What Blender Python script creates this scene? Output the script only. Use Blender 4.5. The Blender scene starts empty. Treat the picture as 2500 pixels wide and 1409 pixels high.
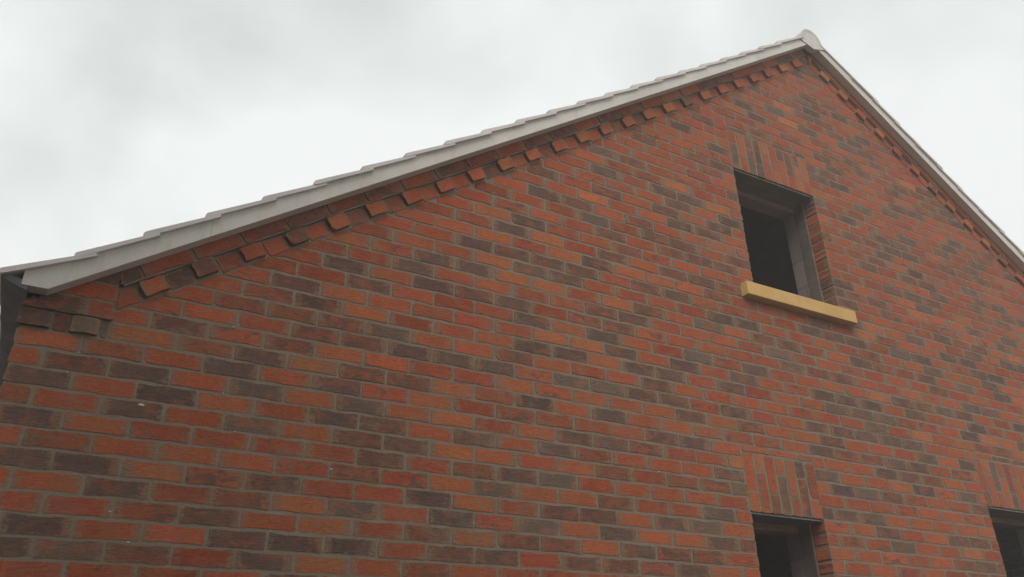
import bpy, bmesh, math, random
from mathutils import Matrix, Vector

scene = bpy.context.scene
COL = scene.collection
ZG = -2.35                                   # ground level (z = 0 is the bed joint height used as wall datum)

# ------------------------------------------------------------------ camera
CAM_POS = Vector((0.12295, -3.29827, -0.74070))
CAM_ROT = Matrix(((0.8718249, -0.2076477, -0.4436257),
                  (-0.4893965, -0.4068214, -0.7713543),
                  (-0.0203064, 0.8895947, -0.4562991)))
F_NORM = 1992.74 / 2500.0
cd = bpy.data.cameras.new('camera')
cam = bpy.data.objects.new('camera', cd)
COL.objects.link(cam)
cam.matrix_world = Matrix.Translation(CAM_POS) @ CAM_ROT.to_4x4()
cd.sensor_width = 36.0
cd.lens = 36.0 * F_NORM
cd.clip_start = 0.05
cd.clip_end = 2000.0
scene.camera = cam

# ------------------------------------------------------------------ sky, sun, exposure
SUN_EL, SUN_AZ = math.radians(45), math.radians(216)     # azimuth measured clockwise from +Y
w = bpy.data.worlds.new('World')
scene.world = w
w.use_nodes = True
nt = w.node_tree
nt.nodes.clear()
def wn(t, **k):
    n = nt.nodes.new(t)
    for a, b in k.items():
        setattr(n, a, b)
    return n
sky = wn('ShaderNodeTexSky', sky_type='NISHITA', sun_disc=False)
sky.sun_elevation = SUN_EL
sky.sun_rotation = SUN_AZ
sky.air_density = 1.6
sky.dust_density = 6.0
tc = wn('ShaderNodeTexCoord')
sep = wn('ShaderNodeSeparateXYZ')
nt.links.new(tc.outputs['Generated'], sep.inputs[0])
addz = wn('ShaderNodeMath', operation='ADD'); addz.inputs[1].default_value = 0.45
absz = wn('ShaderNodeMath', operation='ABSOLUTE')
nt.links.new(sep.outputs[2], absz.inputs[0]); nt.links.new(absz.outputs[0], addz.inputs[0])
dx = wn('ShaderNodeMath', operation='DIVIDE'); dy = wn('ShaderNodeMath', operation='DIVIDE')
nt.links.new(sep.outputs[0], dx.inputs[0]); nt.links.new(addz.outputs[0], dx.inputs[1])
nt.links.new(sep.outputs[1], dy.inputs[0]); nt.links.new(addz.outputs[0], dy.inputs[1])
cmb = wn('ShaderNodeCombineXYZ')
nt.links.new(dx.outputs[0], cmb.inputs[0]); nt.links.new(dy.outputs[0], cmb.inputs[1])
cmb.inputs[2].default_value = 3.7
no = wn('ShaderNodeTexNoise'); no.inputs['Scale'].default_value = 2.3; no.inputs['Detail'].default_value = 6.0
no.inputs['Roughness'].default_value = 0.48; no.inputs['Distortion'].default_value = 0.35
nt.links.new(cmb.outputs[0], no.inputs['Vector'])
ramp = wn('ShaderNodeValToRGB')
ramp.color_ramp.elements[0].position = 0.30; ramp.color_ramp.elements[0].color = (0.58, 0.612, 0.60, 1)
ramp.color_ramp.elements[1].position = 0.56; ramp.color_ramp.elements[1].color = (0.86, 0.885, 0.875, 1)
nt.links.new(no.outputs['Fac'], ramp.inputs[0])
sc10 = wn('ShaderNodeVectorMath', operation='SCALE'); sc10.inputs['Scale'].default_value = 10.0
nt.links.new(ramp.outputs[0], sc10.inputs[0])
mixs = wn('ShaderNodeMix', data_type='RGBA'); mixs.inputs[0].default_value = 0.93
nt.links.new(sky.outputs[0], mixs.inputs[6]); nt.links.new(sc10.outputs[0], mixs.inputs[7])
bg = wn('ShaderNodeBackground'); bg.inputs['Strength'].default_value = 0.1
nt.links.new(mixs.outputs[2], bg.inputs['Color'])
wo = wn('ShaderNodeOutputWorld')
nt.links.new(bg.outputs[0], wo.inputs[0])

sd = bpy.data.lights.new('sun', 'SUN')
sd.energy = 1.5
sd.angle = math.radians(36)
sd.color = (1.0, 0.96, 0.9)
sun = bpy.data.objects.new('sun', sd)
COL.objects.link(sun)
sdir = Vector((math.sin(SUN_AZ) * math.cos(SUN_EL), math.cos(SUN_AZ) * math.cos(SUN_EL), math.sin(SUN_EL)))
sun.rotation_euler = (-sdir).to_track_quat('-Z', 'Y').to_euler()

vs = scene.view_settings
vs.view_transform = 'Standard'
vs.look = 'None'
vs.gamma = 1.0
vs.use_curve_mapping = False
vs.exposure = 0.2
scene.render.engine = 'CYCLES'
scene.cycles.use_denoising = True
scene.cycles.max_bounces = 6
scene.cycles.volume_bounces = 1
scene.cycles.adaptive_threshold = 0.02

# ------------------------------------------------------------------ constants of the place
PX, PZ = 0.225, 0.075                        # brick module
XL = -0.105                                  # left corner of the gable wall
XC = 4.914                                   # ridge line
XR = 2 * XC - XL
LEN = 8.0                                    # depth of the house
TH = math.radians(35.0)
CT, ST, TT = math.cos(TH), math.sin(TH), math.tan(TH)
C_DENT = 0.5495                              # rake lines: z = c + tan(35) x on the left slope
C_BARGE0, C_BARGE1 = 0.713, 0.806
PROUD = 0.024
UPPER = (17.0 * PX, 20.5 * PX, 20.5 * PZ, 34.5 * PZ)
LOWER = (15.54 * PX, 18.05 * PX, -12.5 * PZ, 2.5 * PZ)
RIGHT = (25.36 * PX, 28.86 * PX, -12.5 * PZ, 5.5 * PZ)
OPENINGS = [UPPER, LOWER, RIGHT]
ARCH_H = 0.330
rng = random.Random(11)

# ------------------------------------------------------------------ material helpers
class NT:
    def __init__(s, name):
        s.m = bpy.data.materials.new(name)
        s.m.use_nodes = True
        s.t = s.m.node_tree
        s.t.nodes.clear()
        s.out = s.t.nodes.new('ShaderNodeOutputMaterial')
        s.b = s.t.nodes.new('ShaderNodeBsdfPrincipled')
        s.t.links.new(s.b.outputs[0], s.out.inputs[0])
        s.b.inputs['Specular IOR Level'].default_value = 0.2
    def n(s, t, **k):
        x = s.t.nodes.new(t)
        for a, b in k.items():
            setattr(x, a, b)
        return x
    def put(s, inp, v):
        if isinstance(v, bpy.types.NodeSocket):
            s.t.links.new(v, inp)
        else:
            inp.default_value = v
    def math(s, op, a, b=0.0, c=0.0):
        x = s.n('ShaderNodeMath', operation=op)
        s.put(x.inputs[0], a); s.put(x.inputs[1], b); s.put(x.inputs[2], c)
        return x.outputs[0]
    def step(s, v, lo, hi):
        x = s.n('ShaderNodeMapRange', interpolation_type='SMOOTHSTEP')
        s.put(x.inputs['Value'], v); s.put(x.inputs['From Min'], lo); s.put(x.inputs['From Max'], hi)
        return x.outputs['Result']
    def mix(s, f, a, b, blend='MIX'):
        x = s.n('ShaderNodeMix', data_type='RGBA', blend_type=blend)
        s.put(x.inputs[0], f); s.put(x.inputs[6], a); s.put(x.inputs[7], b)
        return x.outputs[2]
    def pos(s, sx=1, sy=1, sz=1):
        g = s.n('ShaderNodeNewGeometry')
        m = s.n('ShaderNodeMapping')
        m.inputs['Scale'].default_value = (sx, sy, sz)
        s.t.links.new(g.outputs['Position'], m.inputs['Vector'])
        return m.outputs[0]
    def noise(s, vec, scale, detail=3.0, rough=0.5, dist=0.0, col=False):
        x = s.n('ShaderNodeTexNoise')
        s.put(x.inputs['Vector'], vec)
        x.inputs['Scale'].default_value = scale
        x.inputs['Detail'].default_value = detail
        x.inputs['Roughness'].default_value = rough
        x.inputs['Distortion'].default_value = dist
        return x.outputs['Color' if col else 'Fac']
    def bump(s, h, strength=0.5, dist=0.004, prev=None):
        x = s.n('ShaderNodeBump')
        x.inputs['Strength'].default_value = strength
        x.inputs['Distance'].default_value = dist
        s.put(x.inputs['Height'], h)
        if prev is not None:
            s.t.links.new(prev, x.inputs['Normal'])
        return x.outputs[0]
    def done(s, col, rough=0.9, normal=None):
        s.put(s.b.inputs['Base Color'], col)
        s.put(s.b.inputs['Roughness'], rough)
        if normal is not None:
            s.t.links.new(normal, s.b.inputs['Normal'])
        return s.m
def rgb(*c):
    return (c[0], c[1], c[2], 1.0)

MORTAR = rgb(0.215, 0.163, 0.112)

def brick_material(name, per_object):
    k = NT(name)
    if per_object:
        oi = k.n('ShaderNodeObjectInfo')
        base, amt = oi.outputs['Color'], oi.outputs['Alpha']
    else:
        at = k.n('ShaderNodeAttribute', attribute_name='bcol')
        base, amt = at.outputs['Color'], at.outputs['Alpha']
    eu = k.n('ShaderNodeAttribute', attribute_name='eu')
    sp = k.n('ShaderNodeSeparateXYZ')
    k.t.links.new(eu.outputs['Vector'], sp.inputs[0])
    ex, ez = k.math('ABSOLUTE', sp.outputs[0]), k.math('ABSOLUTE', sp.outputs[1])
    P = k.pos()
    soft = k.noise(P, 16.0, 4.0, 0.55)
    fine = k.noise(P, 190.0, 5.0, 0.62)
    med = k.noise(P, 55.0, 4.0, 0.6)
    big = k.noise(P, 4.3, 2.0)
    # fired-on dark smudge inside the brick
    sm = k.noise(k.pos(1.0, 1.0, 2.0), 13.0, 4.0, 0.6, 0.8)
    thr = k.math('SUBTRACT', 0.80, k.math('MULTIPLY', amt, 0.50))
    smf = k.math('MULTIPLY', k.step(sm, thr, k.math('ADD', thr, 0.10)), 0.85)
    c = k.mix(smf, base, rgb(0.145, 0.085, 0.062))
    pat = k.noise(k.pos(1.0, 1.0, 1.6), 11.0, 3.0, 0.5, 0.4)
    c = k.mix(k.math('MULTIPLY', k.step(pat, 0.50, 0.64), k.math('SUBTRACT', 0.55, k.math('MULTIPLY', amt, 0.4))), c, rgb(0.40, 0.126, 0.048))
    # paler, orange ends left by stacking in the kiln
    e = k.math('ADD', ex, k.math('MULTIPLY', k.math('SUBTRACT', soft, 0.5), 0.75))
    ef = k.math('MULTIPLY', k.step(e, 0.70, 0.80), k.step(big, 0.42, 0.60))
    ef = k.math('MULTIPLY', ef, k.math('SUBTRACT', 0.8, k.math('MULTIPLY', amt, 0.55)))
    c = k.mix(ef, c, rgb(0.38, 0.145, 0.06))
    # tonal drift and sandy speckle
    v = k.math('ADD', 0.70, k.math('MULTIPLY', soft, 0.35))
    v = k.math('ADD', v, k.math('MULTIPLY', k.math('SUBTRACT', fine, 0.5), 0.75))
    v = k.math('ADD', v, k.math('MULTIPLY', k.math('SUBTRACT', med, 0.5), 0.55))
    vm = k.n('ShaderNodeVectorMath', operation='SCALE')
    k.t.links.new(c, vm.inputs[0]); k.t.links.new(v, vm.inputs['Scale'])
    c = vm.outputs[0]
    pits = k.step(k.noise(P, 120.0, 3.0, 0.7), 0.66, 0.72)
    c = k.mix(k.math('MULTIPLY', pits, 0.55), c, rgb(0.05, 0.03, 0.024))
    # mortar smeared over the arrises
    edge = k.math('MAXIMUM', k.math('SUBTRACT', ex, 0.02), k.math('SUBTRACT', ez, 0.10))
    sme = k.math('ADD', edge, k.math('MULTIPLY', k.math('SUBTRACT', med, 0.5), 1.35))
    sme = k.math('ADD', sme, k.math('MULTIPLY', k.math('SUBTRACT', big, 0.5), 0.7))
    c = k.mix(k.math('MULTIPLY', k.step(sme, 0.74, 1.02), 0.72), c, MORTAR)
    wash = k.step(k.noise(P, 0.9, 3.0, 0.6), 0.42, 0.66)
    film = k.math('MULTIPLY', k.step(k.noise(P, 9.0, 6.0, 0.68, 0.5), 0.46, 0.72), k.math('ADD', 0.20, k.math('MULTIPLY', wash, 0.45)))
    c = k.mix(film, c, MORTAR)
    crease = k.noise(k.pos(1.0, 1.0, 3.4), 28.0, 5.0, 0.7, 1.2)
    rid = k.math('ABSOLUTE', k.math('SUBTRACT', k.noise(k.pos(1.0, 1.0, 2.6), 17.0, 5.0, 0.62, 1.6), 0.5))
    line = k.math('MULTIPLY', k.math('SUBTRACT', 1.0, k.step(rid, 0.002, 0.016)), k.step(k.noise(P, 5.5, 2.0), 0.52, 0.62))
    c = k.mix(k.math('MULTIPLY', line, 0.6), c, rgb(0.06, 0.035, 0.026))
    nb = k.bump(crease, 0.8, 0.008)
    nb = k.bump(fine, 0.45, 0.0025, nb)
    return k.done(c, 0.92, nb)

def mortar_material(name='mortar'):
    k = NT(name)
    P = k.pos()
    a = k.noise(P, 6.0, 4.0, 0.6)
    f = k.noise(P, 240.0, 4.0, 0.65)
    m = k.noise(P, 60.0, 4.0, 0.6)
    c = k.mix(a, rgb(0.170, 0.133, 0.097), rgb(0.290, 0.234, 0.174))
    c = k.mix(k.math('MULTIPLY', k.step(f, 0.5, 0.75), 0.5), c, rgb(0.33, 0.27, 0.195))
    c = k.mix(k.math('MULTIPLY', k.step(m, 0.6, 0.75), 0.45), c, rgb(0.10, 0.08, 0.06))
    nb = k.bump(m, 0.6, 0.006)
    nb = k.bump(f, 0.5, 0.003, nb)
    return k.done(c, 0.95, nb)

def plain_material(name, ca, cb, scale=8.0, fine=150.0, bs=0.25, rough=0.85, spec=0.2):
    k = NT(name)
    P = k.pos()
    a = k.noise(P, scale, 5.0, 0.6)
    f = k.noise(P, fine, 3.0, 0.6)
    c = k.mix(k.step(a, 0.3, 0.7), rgb(*ca), rgb(*cb))
    v = k.math('ADD', 0.82, k.math('MULTIPLY', f, 0.36))
    vm = k.n('ShaderNodeVectorMath', operation='SCALE')
    k.t.links.new(c, vm.inputs[0]); k.t.links.new(v, vm.inputs['Scale'])
    k.b.inputs['Specular IOR Level'].default_value = spec
    return k.done(vm.outputs[0], rough, k.bump(f, bs, 0.002))

def coursed_material(name, ca, cb, cm, bw, bh, ms, axis):
    k = NT(name)
    g = k.n('ShaderNodeNewGeometry')
    s = k.n('ShaderNodeSeparateXYZ'); k.t.links.new(g.outputs['Position'], s.inputs[0])
    cb_ = k.n('ShaderNodeCombineXYZ')
    k.t.links.new(s.outputs[axis], cb_.inputs[0]); k.t.links.new(s.outputs[2], cb_.inputs[1])
    br = k.n('ShaderNodeTexBrick')
    k.t.links.new(cb_.outputs[0], br.inputs['Vector'])
    br.inputs['Color1'].default_value = rgb(*ca); br.inputs['Color2'].default_value = rgb(*cb); br.inputs['Mortar'].default_value = rgb(*cm)
    br.inputs['Scale'].default_value = 1.0; br.inputs['Brick Width'].default_value = bw
    br.inputs['Row Height'].default_value = bh; br.inputs['Mortar Size'].default_value = ms
    f = k.noise(g.outputs['Position'], 90.0, 4.0, 0.65)
    v = k.math('ADD', 0.75, k.math('MULTIPLY', f, 0.5))
    vm = k.n('ShaderNodeVectorMath', operation='SCALE')
    k.t.links.new(br.outputs['Color'], vm.inputs[0]); k.t.links.new(v, vm.inputs['Scale'])
    return k.done(vm.outputs[0], 0.95, k.bump(f, 0.4, 0.004))

def board_material(name, ca, cb):
    k = NT(name)
    P = k.pos()
    a = k.noise(P, 2.2, 5.0, 0.6)
    f = k.noise(P, 140.0, 3.0, 0.6)
    st = k.noise(k.pos(26.0, 26.0, 2.2), 1.0, 5.0, 0.65)
    c = k.mix(k.step(a, 0.3, 0.7), rgb(*ca), rgb(*cb))
    c = k.mix(k.math('MULTIPLY', k.step(st, 0.50, 0.78), 0.30), c, rgb(0.30, 0.28, 0.24))
    v = k.math('ADD', 0.86, k.math('MULTIPLY', f, 0.28))
    vm = k.n('ShaderNodeVectorMath', operation='SCALE')
    k.t.links.new(c, vm.inputs[0]); k.t.links.new(v, vm.inputs['Scale'])
    return k.done(vm.outputs[0], 0.8, k.bump(a, 0.3, 0.02))

M = {
    'brick': brick_material('brick_single', True),
    'brick_field': brick_material('brick_field', False),
    'mortar': mortar_material(),
    'sill': plain_material('sill_cast_stone', (0.55, 0.345, 0.130), (0.61, 0.395, 0.155), 6.0, 190.0, 0.5, 0.9),
    'barge': board_material('barge_cement_board', (0.54, 0.525, 0.475), (0.63, 0.615, 0.565)),
    'tile': plain_material('roof_tile_concrete', (0.56, 0.52, 0.505), (0.66, 0.62, 0.61), 6.0, 200.0, 0.4, 0.9),
    'ridge': plain_material('ridge_concrete', (0.50, 0.485, 0.455), (0.58, 0.565, 0.53), 6.0, 200.0, 0.4, 0.9),
    'dark_board': plain_material('dark_stained_board', (0.095, 0.105, 0.112), (0.125, 0.137, 0.145), 9.0, 120.0, 0.2, 0.7),
    'steel': plain_material('galvanised_lintel', (0.10, 0.105, 0.095), (0.14, 0.145, 0.13), 9.0, 120.0, 0.1, 0.55, 0.5),
    'lip': plain_material('galvanised_edge', (0.22, 0.24, 0.21), (0.28, 0.30, 0.26), 9.0, 120.0, 0.1, 0.5, 0.5),
    'closer': plain_material('cavity_closer_board', (0.105, 0.088, 0.078), (0.16, 0.132, 0.115), 9.0, 120.0, 0.1, 0.8),
    'batten': plain_material('closer_edge', (0.19, 0.165, 0.14), (0.25, 0.215, 0.18), 9.0, 120.0, 0.1, 0.8),
    'block': coursed_material('concrete_block', (0.20, 0.175, 0.18), (0.25, 0.215, 0.21), (0.17, 0.15, 0.135), 0.44, 0.215, 0.008, 1),
    'timber': plain_material('rough_timber', (0.20, 0.14, 0.09), (0.28, 0.20, 0.13), 12.0, 120.0, 0.3, 0.9),
    'felt': plain_material('roofing_felt', (0.03, 0.03, 0.032), (0.045, 0.045, 0.05), 9.0, 120.0, 0.2, 0.9),
    'ground': plain_material('site_ground', (0.085, 0.065, 0.047), (0.13, 0.10, 0.075), 1.3, 25.0, 0.6, 1.0),
    'splash': plain_material('mortar_splash', (0.62, 0.60, 0.55), (0.7, 0.68, 0.63), 50.0, 300.0, 0.2, 0.9),
}

# ------------------------------------------------------------------ object helpers
def link(o, parent=None):
    COL.objects.link(o)
    if parent is not None:
        o.parent = parent
        o.matrix_parent_inverse = WORLD_OF[parent.name].inverted()
    WORLD_OF[o.name] = o.matrix_basis.copy()
    return o
WORLD_OF = {}
def mesh_obj(name, verts, faces, mat, parent=None, smooth=False):
    me = bpy.data.meshes.new(name)
    me.from_pydata(verts, [], faces)
    me.materials.append(mat)
    if smooth:
        for pl in me.polygons:
            pl.use_smooth = True
    o = bpy.data.objects.new(name, me)
    return link(o, parent)
def tag(o, label=None, cat=None, group=None, kind=None):
    if label: o['label'] = label
    if cat: o['category'] = cat
    if group: o['group'] = group
    if kind: o['kind'] = kind
    return o
def box_geo(x0, x1, y0, y1, z0, z1, off=0):
    v = [(x0, y0, z0), (x1, y0, z0), (x1, y1, z0), (x0, y1, z0), (x0, y0, z1), (x1, y0, z1), (x1, y1, z1), (x0, y1, z1)]
    f = [(0, 3, 2, 1), (4, 5, 6, 7), (0, 1, 5, 4), (1, 2, 6, 5), (2, 3, 7, 6), (3, 0, 4, 7)]
    return v, [tuple(i + off for i in q) for q in f]
def box(name, x0, x1, y0, y1, z0, z1, mat, parent=None, bevel=0.0):
    v, f = box_geo(x0, x1, y0, y1, z0, z1)
    o = mesh_obj(name, v, f, mat, parent)
    if bevel:
        bevel_mesh(o.data, bevel)
    return o
def bevel_mesh(me, off, seg=2):
    bm = bmesh.new(); bm.from_mesh(me)
    bmesh.ops.recalc_face_normals(bm, faces=bm.faces)
    bmesh.ops.bevel(bm, geom=list(bm.edges), offset=off, segments=seg, affect='EDGES', profile=0.6, clamp_overlap=True)
    bm.to_mesh(me); bm.free()
def prism(name, poly, y0, y1, mat, parent=None, bevel=0.0):
    n = len(poly)
    v = [(x, y0, z) for x, z in poly] + [(x, y1, z) for x, z in poly]
    f = [tuple(range(n)), tuple(range(2 * n - 1, n - 1, -1))]
    f += [(i, i + n, (i + 1) % n + n, (i + 1) % n) for i in range(n)]
    o = mesh_obj(name, v, f, mat, parent)
    bm = bmesh.new(); bm.from_mesh(o.data)
    bmesh.ops.recalc_face_normals(bm, faces=bm.faces)
    bm.to_mesh(o.data); bm.free()
    if bevel:
        bevel_mesh(o.data, bevel)
    return o
def clip(poly, a, b, c):
    """keep a*x + b*z <= c"""
    out = []
    for i in range(len(poly)):
        p, q = poly[i], poly[(i + 1) % len(poly)]
        dp, dq = a * p[0] + b * p[1] - c, a * q[0] + b * q[1] - c
        if dp <= 0: out.append(p)
        if dp * dq < 0:
            t = dp / (dp - dq)
            out.append((p[0] + t * (q[0] - p[0]), p[1] + t * (q[1] - p[1])))
    return out
def area(poly):
    return 0.5 * sum(poly[i][0] * poly[(i + 1) % len(poly)][1] - poly[(i + 1) % len(poly)][0] * poly[i][1] for i in range(len(poly)))
def centroid(poly):
    return (sum(p[0] for p in poly) / len(poly), sum(p[1] for p in poly) / len(poly))
def project(x, y, z):
    d = CAM_ROT.transposed() @ (Vector((x, y, z)) - CAM_POS)
    if d.z > -0.1:
        return None
    return (1250 + 1992.74 * d.x / -d.z, 704.5 - 1992.74 * d.y / -d.z)
def on_wall(px, py, y=0.0):
    d = CAM_ROT @ Vector(((px - 1250) / 1992.74, -(py - 704.5) / 1992.74, -1.0))
    t = (y - CAM_POS.y) / d.y
    return CAM_POS.x + t * d.x, CAM_POS.z + t * d.z

# ------------------------------------------------------------------ brick shapes
def brick_geo(poly, depth, r, proud=0.0, rough=1.0):
    """poly: local outline (x, z) counter-clockwise seen from the front; returns verts, faces, edge coords"""
    n = len(poly)
    xs = [p[0] for p in poly]; zs = [p[1] for p in poly]
    hx, hz = max(max(abs(x) for x in xs), 1e-3), max(max(abs(z) for z in zs), 1e-3)
    ring = []
    for i in range(n):
        p0, p1, p2 = Vector(poly[i - 1]), Vector(poly[i]), Vector(poly[(i + 1) % n])
        a, b = (p0 - p1), (p2 - p1)
        la, lb = a.length, b.length
        big_ = r.random() < 0.10
        ra = min(r.uniform(0.012, 0.030) if big_ else r.uniform(0.003, 0.010), la * 0.3)
        rb = min(r.uniform(0.008, 0.018) if big_ else r.uniform(0.003, 0.010), lb * 0.3)
        ring.append(p1 + a.normalized() * ra + Vector((r.uniform(-1, 1), r.uniform(-1, 1))) * 0.0022 * rough)
        ring.append(p1 + b.normalized() * rb + Vector((r.uniform(-1, 1), r.uniform(-1, 1))) * 0.0022 * rough)
        nrm = Vector((b.y, -b.x)).normalized()
        if lb > 0.15:
            for t in (0.25, 0.5, 0.76):
                ring.append(p1 + b * (t + r.uniform(-0.07, 0.07)) + nrm * r.uniform(-0.0056, 0.0016) * rough)
        elif lb > 0.05:
            ring.append(p1 + b * r.uniform(0.35, 0.65) + nrm * r.uniform(-0.0045, 0.0020) * rough)
    m = len(ring)
    c = sum(ring, Vector((0, 0))) / m
    verts, eu = [], []
    for lay, (out, y) in enumerate(((0.0, -proud), (0.0012, depth))):
        for q in ring:
            pq = q + (q - c).normalized() * out
            k_ = 0.35 if lay else 1.0
            verts.append((pq.x, y, pq.y)); eu.append((k_ * pq.x / hx, k_ * pq.y / hz, 0.0))
    faces = [tuple(range(m))]
    for lay in (0,):
        o0, o1 = lay * m, (lay + 1) * m
        for i in range(m):
            j = (i + 1) % m
            faces.append((o0 + i, o1 + i, o1 + j, o0 + j))
    return verts, faces, eu
def set_eu(me, eu, cols=None):
    a = me.attributes.new('eu', 'FLOAT_VECTOR', 'POINT')
    a.data.foreach_set('vector', [c for e in eu for c in e])
    if cols is not None:
        b = me.attributes.new('bcol', 'FLOAT_COLOR', 'POINT')
        b.data.foreach_set('color', [c for e in cols for c in e])
def jit(c, r, s=0.12):
    m = 1 + r.uniform(-s, s)
    return tuple(max(0.0, x * m * (1 + r.uniform(-0.05, 0.05))) for x in c)
REDS = [(0.41, 0.096, 0.041), (0.36, 0.080, 0.036), (0.42, 0.110, 0.045), (0.33, 0.085, 0.041), (0.39, 0.101, 0.042), (0.40, 0.108, 0.044)]
ORANGES = [(0.43, 0.134, 0.050), (0.42, 0.124, 0.046), (0.44, 0.146, 0.054)]
DARKS = [(0.158, 0.096, 0.070), (0.168, 0.098, 0.072), (0.132, 0.079, 0.060), (0.170, 0.115, 0.084), (0.150, 0.086, 0.068)]
MIXED = [(0.32, 0.098, 0.050), (0.28, 0.095, 0.052), (0.33, 0.098, 0.047), (0.25, 0.090, 0.054)]
def tone(cls, r):
    if cls == 'D': return jit(r.choice(DARKS), r) + (r.uniform(0.3, 0.6),)
    if cls == 'M': return jit(r.choice(MIXED), r) + (r.uniform(0.55, 0.9),)
    if cls == 'O': return jit(r.choice(ORANGES), r) + (r.uniform(0.0, 0.2),)
    return jit(r.choice(REDS), r, 0.15) + (r.choice((0.0, 0.1, 0.15, 0.3, 0.45, 0.55)),)

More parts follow.
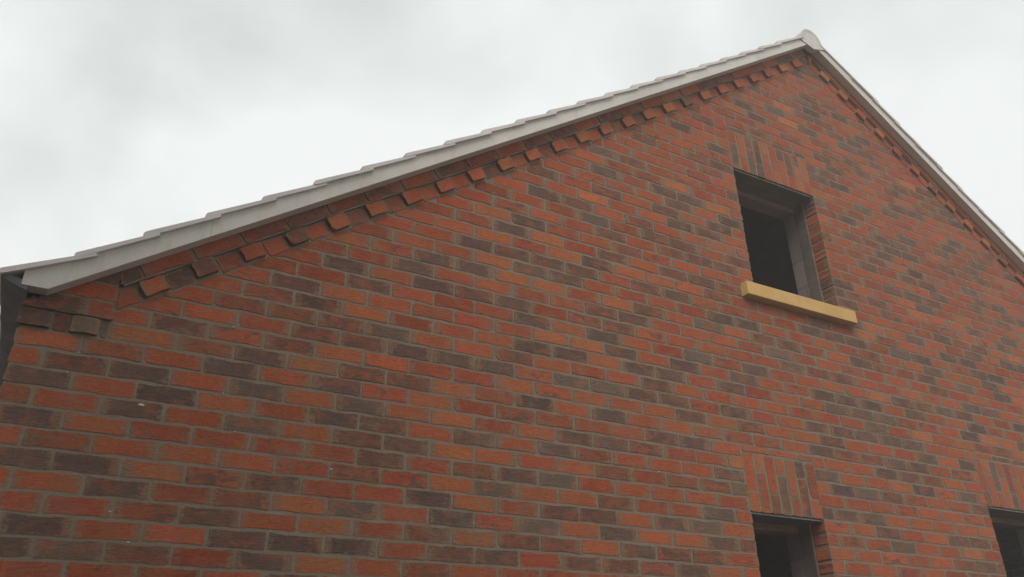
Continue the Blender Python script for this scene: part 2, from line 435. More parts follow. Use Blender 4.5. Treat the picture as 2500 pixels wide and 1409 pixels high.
# bricks whose tone the photograph shows (crop origin, then positions in a x4.876 enlargement)
TONES = [
 ((0, 1120), 'D', [(250,60),(950,90),(1340,360),(400,830),(150,1030),(780,1070)]),
 ((0, 1120), 'M', [(1550,1110),(2330,200),(1700,620)]),
 ((450, 1120), 'M', [(330,230),(1030,300),(620,470),(150,650)]), ((450, 1120), 'D', [(1300,1000),(1950,1040),(2000,590),(880,1190)]),
 ((450, 1120), 'O', [(1600,1260),(1350,540),(1670,790)]),
 ((900, 1120), 'D', [(700,470),(980,700),(1530,350),(1780,200),(2250,240),(2080,790),(1500,1150),(40,1080)]),
 ((900, 1120), 'M', [(1250,120),(700,890),(2300,620),(1780,970),(960,1120),(2300,1010),(800,1310),(2400,1200)]),
 ((900, 1120), 'O', [(1250,930),(1900,400),(1250,520),(1000,290)]),
 ((1350, 1120), 'D', [(130,260),(2100,190),(2260,350),(1430,760),(1780,800),(2000,650),(780,900),(1020,1110),(2000,1010),(1680,1330)]),
 ((1350, 1120), 'M', [(1840,340),(560,680),(150,640),(2320,1040),(330,1250),(820,1260),(1240,1290),(160,1020),(1450,1150),(740,160),(1850,1170)]),
 ((1350, 1120), 'O', [(970,370),(310,850),(1640,980),(570,1070),(2180,40)]),
 ((450, 850), 'D', [(850,530),(820,910),(540,250),(950,100),(1800,430),(2100,680),(1770,830),(60,580)]),
 ((450, 850), 'M', [(2140,310),(2080,1060)]), ((450, 850), 'O', [(1560,230),(1880,90),(1480,590)]),
 ((900, 850), 'D', [(1030,140),(1490,230),(520,60),(1980,630),(80,690),(2330,380),(2350,1020),(2350,80),(1980,30)]),
 ((900, 850), 'M', [(1270,1060),(2200,1180),(500,1180),(490,370),(150,880),(100,290)]),
 ((900, 850), 'O', [(1000,840),(1020,490),(2160,190),(1010,1200),(1740,410)]),
 ((1350, 850), 'D', [(170,80),(760,50),(980,240),(1350,300),(1540,200),(1700,90),(220,380),(620,470),(1020,550),(1410,620),(2070,470),(2250,350),(2330,240),(700,780),(2130,750),(250,1060),(700,1110),(1700,1130),(110,1200),(2360,1200)]),
 ((1350, 850), 'M', [(1170,410),(1640,800),(1090,1180),(1320,1060),(500,1240),(2220,1080)]),
 ((1350, 850), 'O', [(590,170),(440,590),(850,650),(1270,740),(1480,900),(1560,490),(2000,880)]),
 ((0, 850), 'D', [(1650,310),(2000,560),(1560,730),(450,820),(650,390),(300,1260),(1050,1300)]),
 ((0, 850), 'M', [(830,190),(200,560),(380,1100)]), ((0, 850), 'O', [(1000,880),(2140,1240)]),
 ((250, 600), 'D', [(1850,1290),(2400,640)]), ((250, 600), 'M', [(900,900),(1300,1210),(1900,560),(1480,700),(2200,810),(250,280)]),
 ((700, 600), 'D', [(750,250),(1530,260),(1720,150),(2210,270),(1770,480),(2230,560),(400,690),(1210,1050),(1480,1250),(1990,1330)]),
 ((700, 600), 'M', [(960,460),(200,450),(560,900),(170,830),(370,1060),(150,1200)]),
 ((700, 600), 'O', [(680,580),(960,810),(1280,360),(640,1280),(1740,1130)]),
 ((1150, 600), 'D', [(100,290),(680,290),(1150,390),(520,90),(1510,190),(500,690),(690,890),(700,1190),(1150,1280),(1550,1080),(1700,1230),(2350,570)]),
 ((1150, 600), 'M', [(880,200),(1320,300),(130,600),(1530,770),(1900,890),(1740,960),(2070,490),(2030,760),(2300,300),(1750,140)]),
 ((1150, 600), 'O', [(2040,230),(510,390),(280,190),(920,480),(1720,680),(1350,1180),(1080,110),(1130,970)]),
 ((1500, 600), 'D', [(720,590),(1070,930),(1580,940),(1240,840),(950,1300),(2330,980),(2110,1170),(1950,1270)]),
 ((1500, 600), 'M', [(330,790),(220,880),(660,300),(160,940),(1330,480),(1080,440),(1760,1100),(1020,160),(1260,230)]),
 ((1500, 600), 'O', [(1440,1020),(330,220),(520,400),(840,470)]),
 ((1000, 400), 'D', [(820,960),(270,1110),(770,1200),(1420,1260),(130,1210),(1220,500),(1400,700),(1290,800),(1090,760),(1600,350),(2150,660),(2300,320),(1900,1330),(2230,1170),(2300,90)]),
 ((1000, 400), 'M', [(1220,1050),(1560,1130),(2320,830),(1330,540),(1060,420)]),
 ((1000, 400), 'O', [(1000,870),(1590,860),(1800,1060),(1020,1150)]),
 ((1450, 350), 'D', [(780,560),(1020,990),(1130,670),(1600,910),(120,350),(1380,980),(1430,90),(180,140)]),
 ((1450, 350), 'M', [(950,750),(840,790),(170,590),(470,230),(1420,340),(1340,70),(700,1100),(1030,1210),(380,1250),(1210,180)]),
 ((1450, 350), 'O', [(1150,900),(960,500),(1440,760)]),
 ((1950, 800), 'D', [(170,60),(420,100),(690,160),(760,410),(1230,300),(1480,370),(1390,110),(1680,180),(1540,600),(1640,500),(280,790),(580,870),(870,930),(1240,880),(450,960),(760,1040),(1020,1080),(1410,1040),(1770,1000),(190,1190),(490,1240),(810,1290),(1080,1340),(930,1190),(1390,1390),(2070,1310),(2150,1200),(40,500),(1850,350),(2080,430),(2220,560)]),
 ((1950, 800), 'M', [(530,610),(250,540),(670,510),(870,300),(1740,770)]),
 ((1950, 800), 'O', [(1580,280),(1870,580),(830,90),(300,180),(1400,440)]),
 ((2000, 1100), 'D', [(100,30),(920,160),(1200,220),(1310,110),(840,280),(120,300),(290,490),(600,550),(1270,500),(370,780),(700,840),(800,1000),(1080,1180),(100,760)]),
 ((2000, 1100), 'M', [(430,1110),(1600,1090),(1300,350),(1930,720),(1680,1350),(1100,350)]),
 ((2000, 1100), 'O', [(980,450),(1850,320)]),
]
SPOTS = []
for (ox, oy), cls, pts in TONES:
    for a, b in pts:
        SPOTS.append(on_wall(ox + a / 4.876, oy + b / 4.876) + (cls,))
def seen_region(x, z):
    q = project(x, 0, z)
    return q is not None and -20 < q[0] < 2330 and 330 < q[1] < 1420 and not (q[0] > 1950 and q[1] < 790)

# ------------------------------------------------------------------ ground
gv = [(-300, -300, ZG), (300, -300, ZG), (300, 300, ZG), (-300, 300, ZG)]
tag(mesh_obj('ground', gv, [(0, 1, 2, 3)], M['ground']), kind='structure')

# ------------------------------------------------------------------ added wall left of the viewer (invented blocker out of frame, shades the corner)
bw = box('shade_wall', -1.25, -1.03, -8.5, -1.1, ZG, 4.4, coursed_material('shade_wall_brick', (0.12, 0.042, 0.028), (0.07, 0.04, 0.03), (0.10, 0.08, 0.06), 0.225, 0.075, 0.005, 1))
tag(bw, 'added unseen dark red brick wall shading the left of the gable', 'wall')
cp = box('shade_wall_coping', -1.29, -0.99, -8.54, -1.06, 4.402, 4.445, M['ridge'], bw, 0.01)

# ------------------------------------------------------------------ the house
house = bpy.data.objects.new('brick_house', None)
house.location = (XC, LEN / 2, ZG)
house.empty_display_size = 0.5
link(house)
tag(house, 'unfinished red brick house gable with grey verge, yellow stone sill and unglazed window openings', 'house')

# mortar body of the gable (front sheet with openings, reveals and back)
def top_at(x, c):
    return min(c + TT * x, c + TT * (2 * XC - x))
def wall_sheet(y, c, xs_extra=(), openings=OPENINGS, x0=XL, x1=XR):
    xs = sorted(set([x0, XC, x1] + [v for o in openings for v in o[:2]]))
    polys = []
    for a, b in zip(xs[:-1], xs[1:]):
        mid = 0.5 * (a + b)
        cuts = sorted([(o[2], o[3]) for o in openings if o[0] - 1e-6 <= a and b <= o[1] + 1e-6])
        z = ZG
        for lo, hi in cuts:
            if lo > z: polys.append([(a, z), (b, z), (b, lo), (a, lo)])
            z = hi
        polys.append([(a, z), (b, z), (b, top_at(b, c)), (a, top_at(a, c))])
    return polys
def wall_mesh(name, y0, y1, c, mat, parent, openings, x0=XL, x1=XR):
    verts, faces = [], []
    for poly in wall_sheet(y0, c, openings=openings, x0=x0, x1=x1):
        for y, rev in ((y0, False), (y1, True)):
            i = len(verts)
            verts += [(x, y, z) for x, z in poly]
            q = tuple(range(i, i + len(poly)))
            faces.append(tuple(reversed(q)) if rev else q)
    for o in openings:
        a, b, lo, hi = o
        loop = [(a, lo), (b, lo), (b, hi), (a, hi)]
        for i in range(4):
            p, q = loop[i], loop[(i + 1) % 4]
            k = len(verts)
            verts += [(p[0], y0, p[1]), (p[0], y1, p[1]), (q[0], y1, q[1]), (q[0], y0, q[1])]
            faces.append((k, k + 1, k + 2, k + 3))
    for xa in (x0, x1):
        k = len(verts)
        verts += [(xa, y0, ZG), (xa, y1, ZG), (xa, y1, top_at(xa, c)), (xa, y0, top_at(xa, c))]
        faces.append((k, k + 1, k + 2, k + 3))
    return mesh_obj(name, verts, faces, mat, parent)
inset = 0.004
m_open = [(a - inset, b + inset, lo - 0.0, hi + inset) for a, b, lo, hi in OPENINGS]
gable = wall_mesh('gable_wall', 0.0016, 0.1015, C_BARGE0 + 0.03, M['mortar'], house, m_open, XL + 0.004, XR - 0.004)
gable['label'] = 'weathered red and brown brick gable wall in grey mortar'

# ---- field bricks
class Field:
    def __init__(s): s.v, s.f, s.e, s.c = [], [], [], []
    def add(s, verts, faces, eu, col, T):
        o = len(s.v)
        s.v += [tuple(T @ Vector(p)) for p in verts]
        s.f += [tuple(i + o for i in q) for q in faces]
        s.e += eu; s.c += [col] * len(verts)
    def build(s, name, parent):
        ob = mesh_obj(name, s.v, s.f, M['brick_field'], parent)
        set_eu(ob.data, s.e, s.c)
        ob['kind'] = 'stuff'
        return ob
VARIANTS = {}
def shared_brick(w, h, depth, r):
    key = (round(w, 4), round(h, 4), round(depth, 3))
    lst = VARIANTS.setdefault(key, [])
    if len(lst) < 14:
        v, f, e = brick_geo([(-w / 2, -h / 2), (w / 2, -h / 2), (w / 2, h / 2), (-w / 2, h / 2)], depth, r)
        me = bpy.data.meshes.new('brick')
        me.from_pydata(v, [], f); me.materials.append(M['brick']); set_eu(me, e)
        lst.append(me)
        return me
    return r.choice(lst)
def place_brick(name, poly, y, depth, col, parent, rot=0.0, rect=None, jitter=1.0):
    """poly in wall coordinates; rect = (w, h) lets equal bricks share a mesh"""
    cx, cz = centroid(poly)
    if rect:
        me = shared_brick(rect[0], rect[1], depth, rng)
    else:
        c, s = math.cos(-rot), math.sin(-rot)
        loc = [((p[0] - cx) * c - (p[1] - cz) * s, (p[0] - cx) * s + (p[1] - cz) * c) for p in poly]
        v, f, e = brick_geo(loc, depth, rng)
        me = bpy.data.meshes.new(name); me.from_pydata(v, [], f); me.materials.append(M['brick']); set_eu(me, e)
    o = bpy.data.objects.new(name, me)
    o.location = (cx + rng.uniform(-.0015, .0015) * jitter, y + rng.uniform(-.0016, .0005) * jitter, cz + rng.uniform(-.001, .001) * jitter)
    o.rotation_euler = (0, -rot + rng.uniform(-.004, .004) * jitter, 0)
    o.color = col
    return link(o, parent)

cells = []
arch_zones = [(a, b, hi, hi + 5 * PZ) for a, b, lo, hi in OPENINGS]
KN_X = 0.203
sill_x = (3.700, 4.712)
row0 = math.ceil((ZG - 0.0375) / PZ) + 1
for v in range(row0, 60):
    z0, z1 = (v - 0.5) * PZ + 0.0050, (v + 0.5) * PZ - 0.0050
    zc = v * PZ
    off = 0.0 if v % 2 == 0 else 0.5
    start = XL if v < 8 else KN_X - 0.004
    edges = [start]
    k = math.floor(start / PX) - 1
    while True:
        x = (k + off) * PX
        if x > XR - 0.06: break
        if x > start + 0.055: edges.append(x)
        k += 1
    edges.append(XR)
    blocks = [(a, b) for a, b, lo, hi in OPENINGS + arch_zones if lo - 1e-4 < zc < hi + 1e-4]
    if v == 21: blocks.append(sill_x)
    for a, b in zip(edges[:-1], edges[1:]):
        jx = [e_ for o_ in OPENINGS if o_[2] < zc < o_[3] for e_ in o_[:2]]
        near = any(abs(a - e_) < 0.02 or abs(b - e_) < 0.02 for e_ in jx)
        sa, sb = a + (0.0052 if a > start else 0.0), b - 0.0052
        for e_ in jx:
            if abs(a - e_) < 0.02: sa = e_ + 0.0005
            if abs(b - e_) < 0.02: sb = e_ - 0.0005
        segs = [(sa, sb, near, False)]
        for lo, hi in blocks:
            ns = []
            for s0, s1, jl, jr in segs:
                if s1 <= lo or s0 >= hi: ns.append((s0, s1, jl, jr)); continue
                if s0 < lo: ns.append((s0, lo, jl, True))
                if s1 > hi: ns.append((hi, s1, True, jr))
            segs = ns
        for s0, s1, jl, jr in segs:
            if s1 - s0 < 0.02: continue
            poly = [(s0, z0), (s1, z0), (s1, z1), (s0, z1)]
            full = len(poly)
            cc = C_DENT - 0.012
            p2 = poly
            if v >= 8:
                p2 = clip(poly, -TT, 1, cc)
                p2 = clip(p2, TT, 1, cc + 2 * XC * TT) if len(p2) > 2 else p2
            if len(p2) < 3 or area(p2) < 0.0009: continue
            whole = abs(area(p2) - area(poly)) < 1e-7
            cells.append({'poly': p2, 'rect': (round(s1 - s0, 4), round(z1 - z0, 4)) if whole else None, 'jamb': jl or jr})
for c in cells:
    x, z = centroid(c['poly'])
    c['c'] = (x, z)
    q = [project(p[0], 0, p[1]) for p in c['poly']]
    vis = all(p is not None for p in q) and any(-5 < p[0] < 2505 and -5 < p[1] < 1414 for p in q)
    c['a'] = abs(area(q)) if vis else 0.0
    if vis:
        q = [(min(max(p[0], 0), 2500), min(max(p[1], 0), 1409)) for p in q]
        c['a'] = abs(area(q))
    c['cls'] = None
for x, z, cls in SPOTS:
    best = min(cells, key=lambda c: ((c['c'][0] - x) / 3.0) ** 2 + (c['c'][1] - z) ** 2)
    if abs(best['c'][0] - x) < 0.16 and abs(best['c'][1] - z) < 0.06:
        best['cls'] = cls
for c in cells:
    if c['cls'] is None:
        r = rng.random()
        if seen_region(*c['c']):
            c['cls'] = 'M' if r < 0.10 else 'O' if r < 0.16 else 'R'
        else:
            c['cls'] = 'D' if r < 0.16 else 'M' if r < 0.36 else 'O' if r < 0.45 else 'R'
ranked = sorted(cells, key=lambda c: -c['a'])
single = set(id(c) for c in ranked[:300] if c['a'] > 0)
field = Field()
for c in cells:
    col = tone(c['cls'], rng)
    depth = 0.1015 if c['jamb'] else 0.022
    if id(c) in single:
        place_brick('brick', c['poly'], 0.0, depth, col, gable, rect=c['rect'])
    else:
        cx, cz = c['c']
        v, f, e = brick_geo([(p[0] - cx, p[1] - cz) for p in c['poly']], depth, rng)
        T = Matrix.Translation((cx + rng.uniform(-.0015, .0015), rng.uniform(-.0016, .0005), cz + rng.uniform(-.001, .001))) @ Matrix.Rotation(rng.uniform(-.004, .004), 4, 'Y')
        field.add(v, f, e, col, T)
field.build('brick_field', gable)

# ---- soldier arches with a course of slips above each
def soldier_arch(op, n, tones, phase):
    x0, x1, head = op[0], op[1], op[3]
    wcol = (x1 - x0) / n
    for i in range(n):
        a, b = x0 + i * wcol + 0.0055, x0 + (i + 1) * wcol - 0.0055
        if i == 0: a = x0
        if i == n - 1: b = x1
        split = 0.2175 if (i + phase) % 2 == 0 else 0.105
        for lo, hi in ((0.0, split), (split + 0.0095, ARCH_H - 0.004)):
            t = tones[(2 * i + (lo > 0)) % len(tones)]
            place_brick('soldier_brick', [(a, head + lo), (b, head + lo), (b, head + hi), (a, head + hi)], 0.0, 0.1, tone(t, rng), gable)
    x = x0
    while x < x1 - 0.03:
        b = min(x + 0.215, x1)
        if x1 - b < 0.05: b = x1
        place_brick('slip_brick', [(x, head + ARCH_H + 0.006), (b, head + ARCH_H + 0.006), (b, head + 0.369), (x, head + 0.369)], 0.0, 0.03, tone(rng.choice('DMR'), rng), gable)
        x = b + 0.01
soldier_arch(LOWER, 7, 'ORROMRDOROMDRR', 1)
soldier_arch(UPPER, 10, 'DRRRDMDDROORRMRMORRO', 0)
soldier_arch(RIGHT, 10, 'MRRORDROMRRR', 1)

# ---- raking course and dentils under the verge, both slopes
def rake_poly(s0, s1, n0, n1, right):
    """rectangle along the rake; s from the foot at x = 0, n square to the slope above the dentil line"""
    pts = []
    for s, n in ((s0, n0), (s1, n0), (s1, n1), (s0, n1)):
        x, z = s * CT - n * ST, C_DENT + s * ST + n * CT
        pts.append((2 * XC - x, z) if right else (x, z))
    return pts[::-1] if right else pts
def half(poly, right):
    return clip(poly, -1, 0, -(XC + 0.005)) if right else clip(poly, 1, 0, XC - 0.005)
def rake_brick(name, s0, s1, n0, n1, right, y, depth, col):
    p = half(rake_poly(s0, s1, n0, n1, right), right)
    xk = KN_X + 0.004
    if len(p) > 2: p = clip(p, 1, 0, 2 * XC - xk) if right else clip(p, -1, 0, -xk)
    if len(p) < 3 or area(p) < 0.0012: return
    cx = centroid(p)[0]
    place_brick(name, p, y, depth, col, gable, rot=(-TH if right else TH), jitter=1.6)
S_APEX = XC / CT
for right in (False, True):
    s = 0.302 / CT if not right else (4.723 / CT) - 25 * 0.2255
    s_first = 0.10 / CT
    s = s - 0.2255
    while s < S_APEX + 0.1:
        if s > 0.26 / CT:
            cls = rng.choice('ORORMRO')
            rake_brick('dentil_brick', s, s + 0.1025, 0.002, 0.070, right, -PROUD, 0.05, tone(cls, rng))
        rake_brick('dentil_gap_brick', max(s + 0.1125, s_first), s + 0.2155, -0.006, 0.066, right, -0.003, 0.03, tone(rng.choice('RMRRM'), rng))
        s += 0.2255
    s = s_first + 0.06
    while s < S_APEX + 0.1:
        rake_brick('raking_brick', s, s + 0.215, 0.079, 0.146, right, -PROUD, 0.05, tone(rng.choice('MRRMRRO'), rng))
        s += 0.225
    # bed mortar behind the projecting raking course
    bed = half(rake_poly(0.235 / CT + 0.03, S_APEX + 0.2, 0.074, 0.150, right), right)
    prism('mortar_bed', bed, -PROUD + 0.005, 0.004, M['mortar'], gable)
    back = half(rake_poly(0.235 / CT + 0.03, S_APEX + 0.2, -0.012, 0.074, right), right)
    prism('mortar_bed', back, 0.0004, 0.006, M['mortar'], gable)

# ---- corbelled kneeler at the left eaves (proud block over a dentil course)
def kneel(mirror, poly, y, depth, cls, name='kneeler_brick'):
    if mirror: poly = [(2 * XC - x, z) for x, z in poly][::-1]
    place_brick(name, poly, y, depth, tone(cls, rng), gable)
def rect(x0, x1, z0, z1): return [(x0, z0), (x1, z0), (x1, z1), (x0, z1)]
for mirror in (False, True):
    z8 = (7.5 * PZ + 0.004, 8.5 * PZ - 0.004)
    kneel(mirror, rect(XL - 0.008, -0.004, *z8), -0.017, 0.06, 'D')
    kneel(mirror, rect(0.006, 0.058, *z8), -0.002, 0.03, 'M')
    kneel(mirror, rect(0.066, 0.164, *z8), -0.017, 0.06, 'D')
    kneel(mirror, rect(0.174, KN_X - 0.005, *z8), -0.002, 0.03, 'D')
    for v, cuts, cl in ((9, (XL - 0.012, 0.105, KN_X), 'MR'), (10, (XL - 0.012, 0.0, KN_X), 'MR'), (11, (XL - 0.012, 0.09, KN_X), 'RM')):
        for a, b, c_ in zip(cuts[:-1], cuts[1:], cl):
            p = clip(rect(a + 0.003, b - 0.003, (v - 0.5) * PZ + 0.004, (v + 0.5) * PZ - 0.004), -TT, 1, C_BARGE0 + 0.015)
            if len(p) > 2 and area(p) > 0.0008:
                kneel(mirror, p, -0.019, 0.06, c_)
    kb = clip(rect(XL - 0.006, KN_X - 0.006, 8.5 * PZ + 0.003, 1.0), -TT, 1, C_BARGE0 + 0.01)
    if mirror: kb = [(2 * XC - x, z) for x, z in kb][::-1]
    prism('mortar_bed', kb, -0.0165, 0.003, M['mortar'], gable)

# ---- mortar splashes left on the brick faces
for i, (px, py, sz) in enumerate([(345, 989, 9), (569, 798, 5), (164, 909, 4), (808, 1146, 6), (659, 1297, 4), (1608, 1152, 5), (1593, 1333, 4), (268, 1249, 4), (313, 1324, 5), (545, 960, 4), (573, 1053, 4), (1156, 1278, 4), (1206, 470, 4), (724, 662, 4), (1746, 331, 4), (1436, 840, 4)]):
    x, z = on_wall(px, py)
    sx, szz = sz * 0.0010 * rng.uniform(.8, 1.5), sz * 0.0006
    n = 7
    ring = [(x + sx * math.cos(2 * math.pi * j / n) * rng.uniform(.6, 1.2), -0.0025, z + szz * math.sin(2 * math.pi * j / n) * rng.uniform(.6, 1.2)) for j in range(n)]
    mesh_obj('mortar_splash', ring + [(x, -0.006, z)], [(j, (j + 1) % n, n) for j in range(n)], M['splash'], gable)

# ---- the left flank and the unseen walls
side = Field()
for v in range(row0, 9):
    off = 0.0 if v % 2 == 0 else 0.5
    k = 0
    while True:
        a, b = (k + off - 0.5) * PX + 0.1075, (k + off + 0.5) * PX + 0.0975
        k += 1
        if a > LEN - 0.2: break
        if b < 0.13: continue
        a = max(a, 0.1065)
        v_, f_, e_ = brick_geo([(-(b - a) / 2, -.0325), ((b - a) / 2, -.0325), ((b - a) / 2, .0325), (-(b - a) / 2, .0325)], 0.02, rng)
        T = Matrix.Translation((XL, (a + b) / 2, v * PZ)) @ Matrix.Rotation(-math.pi / 2, 4, 'Z')
        r_ = rng.random()
        side.add(v_, f_, e_, tone('D' if r_ < .2 else 'M' if r_ < .36 else 'O' if r_ < .5 else 'R', rng), T)
flank = box('side_wall', XL + 0.0045, XL + 0.1, 0.1025, LEN, ZG, 0.66, M['mortar'], house)
side.build('brick_field', flank)
box('side_wall', XR - 0.1, XR - 0.0045, 0.1025, LEN, ZG, 0.66, coursed_material('flank_brick', (0.31, 0.075, 0.038), (0.16, 0.075, 0.05), (0.26, 0.22, 0.16), 0.225, 0.075, 0.005, 1), house)
wall_mesh('rear_wall', LEN, LEN + 0.1, C_BARGE0 + 0.03, coursed_material('rear_brick', (0.31, 0.075, 0.038), (0.16, 0.075, 0.05), (0.26, 0.22, 0.16), 0.225, 0.075, 0.005, 0), house, [])

# ---- inner leaf, cavity closers, lintels, floors
i_open = [(a + 0.002, b - 0.002, lo, hi - 0.045) for a, b, lo, hi in OPENINGS]
wall_mesh('inner_leaf', 0.2025, 0.3025, C_BARGE0 - 0.02, M['block'], house, i_open, XL + 0.11, XR - 0.11)
for a, b, lo, hi in OPENINGS:
    box('cavity_closer', a - 0.03, a + 0.004, 0.112, 0.2015, lo + 0.11, hi - 0.002, M['closer'], house)
    box('cavity_closer', b - 0.004, b + 0.03, 0.112, 0.2015, lo + 0.11, hi - 0.002, M['closer'], house)
    for xa, xb in ((a - 0.03, a + 0.006), (b - 0.006, b + 0.03)):
        box('closer_edge', xa, xb, 0.1035, 0.1115, lo + 0.11, hi - 0.006, M['batten'], house)
    lin = box('lintel', a - 0.002, b + 0.002, 0.016, 0.2, hi - 0.004, hi - 0.001, M['steel'], house)
    lin['label'] = 'dark steel lintel plate over the window opening'
    box('lintel_edge', a - 0.001, b + 0.001, 0.013, 0.0155, hi - 0.011, hi - 0.001, M['lip'], lin, 0.0006)
    box('inner_lintel', a - 0.001, b + 0.001, 0.196, 0.2018, hi - 0.046, hi - 0.005, M['timber'], lin)
box('loft_floor', XL + 0.11, XR - 0.11, 0.31, LEN, 0.62, 0.70, M['timber'], house)
box('ground_floor', XL + 0.11, XR - 0.11, 0.11, LEN, ZG, ZG + 0.12, M['ground'], house)

# ---- sill under the upper opening
sl = box('window_sill', sill_x[0] + 0.003, sill_x[1] - 0.003, -0.055, 0.19, 1.5455, 1.6375, M['sill'], house, 0.0035)
sl['label'] = 'yellow cast stone sill under the upper opening'

# ------------------------------------------------------------------ roof
def roof_xz(s, n, right=False):
    """s along the slope from x = 0, n above the line c = 0"""
    x, z = s * CT - n * ST, s * ST + n * CT
    return (2 * XC - x, z) if right else (x, z)
XE = XL + 0.03
roof = prism('roof', [(XE, C_BARGE1 + TT * XE - 0.001), (XE, C_BARGE0 + TT * XE + 0.02), (XC, C_BARGE0 + 0.02 + TT * XC), (2 * XC - XE, C_BARGE0 + TT * XE + 0.02),
                      (2 * XC - XE, C_BARGE1 + TT * XE - 0.001), (XC, C_BARGE1 - 0.001 + TT * XC)], 0.0, LEN + 0.1, M['felt'], house)
NB = C_BARGE1 * CT
GAUGE = 0.2698
S0 = 0.017 / CT + NB * ST / CT * 0 + 0.48
def nose_s(i):
    # nose top edge sits on c = 0.833 at x = 0.017 + 0.221 i
    x = 0.017 + 0.2210 * i
    return x * CT + (0.833 + TT * x) * ST
TILE_P = [(0.000, 0.009), (0.003, 0.003), (0.018, 0.001), (0.33, -0.012), (0.33, 0.002), (0.03, 0.0215), (0.012, 0.0225), (0.003, 0.018)]
def verge_tile(i, right, y0, y1, parent):
    s = nose_s(i)
    kick = 0.030 if i == -1 else 0.0
    if i == -1: s += 0.016
    pts = []
    ln = 1.0
    for a, n in TILE_P:
        nn = n + (kick * (1 - a / 0.30) if kick else 0.0) + rng.uniform(-.0006, .0006)
        if i == 20 and a > 0.3: a = 0.43
        pts.append(roof_xz(s + a, NB + nn, right))
    o = prism('roof_tile', pts, y0, y1, M['tile'], parent, 0.0)
    return o
for right in (False, True):
    for i in range(-1, 21):
        dy = rng.uniform(-.004, .004)
        verge_tile(i, right, -0.106 + dy, 0.2, roof)
# interlocking field tiles behind the verge (hidden from below except at the eaves)
tv, tf = [], []
prof = [(0.0, 0.0), (0.17, 0.0), (0.19, 0.012), (0.21, 0.032), (0.24, 0.04), (0.27, 0.032), (0.29, 0.012), (0.30, 0.0)]
for right in (False, True):
    for i in range(-1, 21):
        s = nose_s(i)
        kick = 0.030 if i == -1 else 0.0
        for c in range(26):
            y = 0.202 + c * 0.3
            o = len(tv)
            for a, n0 in ((0.0, 0.003), (0.31, -0.016)):
                kn = kick * (1 - a / 0.30) if kick else 0.0
                for top in (0, 1):   # lower and upper face
                    for py, ph in prof:
                        n = NB + n0 + kn + ph * 0.9 + (0.020 if top else 0.0)
                        x, z = roof_xz(s + a + (0.036 if a == 0 and i == -1 else 0.0), n, right)
                        tv.append((x, y + py, z))
            m = len(prof)
            for j in range(m - 1):
                b0, t0, b1, t1 = o + j, o + m + j, o + 2 * m + j, o + 3 * m + j
                tf += [(b0, b0 + 1, t0 + 1, t0), (t0, t0 + 1, t1 + 1, t1), (b0, b1, b1 + 1, b0 + 1)]
            tf += [(o, o + m, o + 3 * m, o + 2 * m), (o + m - 1, o + 3 * m - 1, o + 4 * m - 1, o + 2 * m - 1)]
tag(mesh_obj('roof_tile_field', tv, tf, M['tile'], roof), kind='stuff')

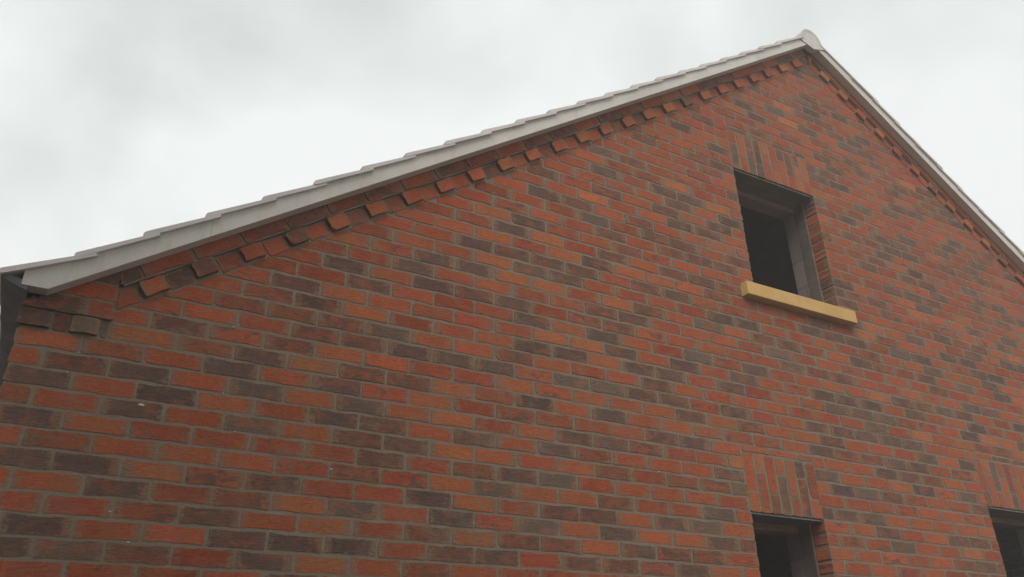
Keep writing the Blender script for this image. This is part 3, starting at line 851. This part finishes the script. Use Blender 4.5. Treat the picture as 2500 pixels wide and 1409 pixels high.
# ridge tiles
RAD, RZ = 0.108, 4.172
y = -0.100
ri = 0
while y < LEN:
    n = 18
    ln = 0.44
    pts_o = [(XC + RAD * math.cos(math.pi * j / n) * 1.06, RZ + RAD * math.sin(math.pi * j / n) * 1.12) for j in range(n + 1)]
    pts_i = [(XC + (RAD - 0.02) * math.cos(math.pi * j / n) * 1.06, RZ + (RAD - 0.02) * math.sin(math.pi * j / n) * 1.12) for j in range(n + 1)]
    pts_o = [(XC + 0.150, RZ - 0.045)] + pts_o + [(XC - 0.150, RZ - 0.045)]
    pts_i = [(XC + 0.130, RZ - 0.045)] + pts_i + [(XC - 0.130, RZ - 0.045)]
    m = len(pts_o)
    rv = [(x, yy, z) for yy in (y, y + ln) for x, z in pts_o] + [(x, yy, z) for yy in (y, y + ln) for x, z in pts_i]
    rf = []
    for j in range(m - 1):
        rf += [(j, j + 1, m + j + 1, m + j), (2 * m + j, 3 * m + j, 3 * m + j + 1, 2 * m + j + 1), (j, 2 * m + j, 2 * m + j + 1, j + 1), (m + j, m + j + 1, 3 * m + j + 1, 3 * m + j)]
    o = mesh_obj('ridge_tile', rv, rf, M['ridge'], roof)
    if ri == 0:
        prism('mortar_fill', [(XC, RZ - 0.09)] + pts_i, y + 0.002, y + 0.05, M['barge'], o)
    y += ln + 0.008
    ri += 1

# ---- bargeboards
def barge_poly(xa, xb, first, last):
    lo = [(xa, C_BARGE0 + TT * xa), (xb, C_BARGE0 + TT * xb)]
    hi = [(xb, C_BARGE1 + TT * xb), (xa, C_BARGE1 + TT * xa)]
    if first:
        lo = [(-0.124, 0.688), (-0.036, 0.688), (xb, C_BARGE0 + TT * xb)]
        hi = [(xb, C_BARGE1 + TT * xb), (0.10, C_BARGE1 + TT * 0.10), (-0.124, 0.744)]
    return lo + hi
for right, cuts in ((False, (None, 0.497, 3.35, XC - 0.0005)), (True, (None, 2.1, XC - 0.0005))):
    for i in range(len(cuts) - 1):
        xa = (cuts[i] + 0.0004) if cuts[i] is not None else 0
        xb = cuts[i + 1] - (0.0004 if i < len(cuts) - 2 else 0)
        p = barge_poly(xa, xb, cuts[i] is None, False)
        if right: p = [(2 * XC - x, z) for x, z in p][::-1]
        prism('bargeboard', p, -0.09, -PROUD - 0.003, M['barge'], house, 0.0012)
# ---- eaves: dark board under the overhanging tiles
for right in (False, True):
    p = [(XL + 0.004, 0.668), (XL + 0.004, 0.705), (-0.193, 0.722), (-0.193, 0.704)]
    if right: p = [(2 * XC - x, z) for x, z in p]
    prism('eaves_board', p, -0.088, LEN + 0.1, M['dark_board'], house)

# ------------------------------------------------------------------ added thin volume standing in for lens glare
GLARE_DENSITY = 0.012
hz = box('glare_haze', -305, 305, -305, 305, ZG - 1.0, 4.5, None)
hm = bpy.data.materials.new('glare_haze')
hm.use_nodes = True
hm.node_tree.nodes.clear()
pv = hm.node_tree.nodes.new('ShaderNodeVolumePrincipled')
pv.inputs['Color'].default_value = (1.0, 0.995, 0.98, 1)
pv.inputs['Density'].default_value = GLARE_DENSITY
ho = hm.node_tree.nodes.new('ShaderNodeOutputMaterial')
hm.node_tree.links.new(pv.outputs[0], ho.inputs['Volume'])
hz.data.materials[0] = hm
tag(hz, kind='stuff')
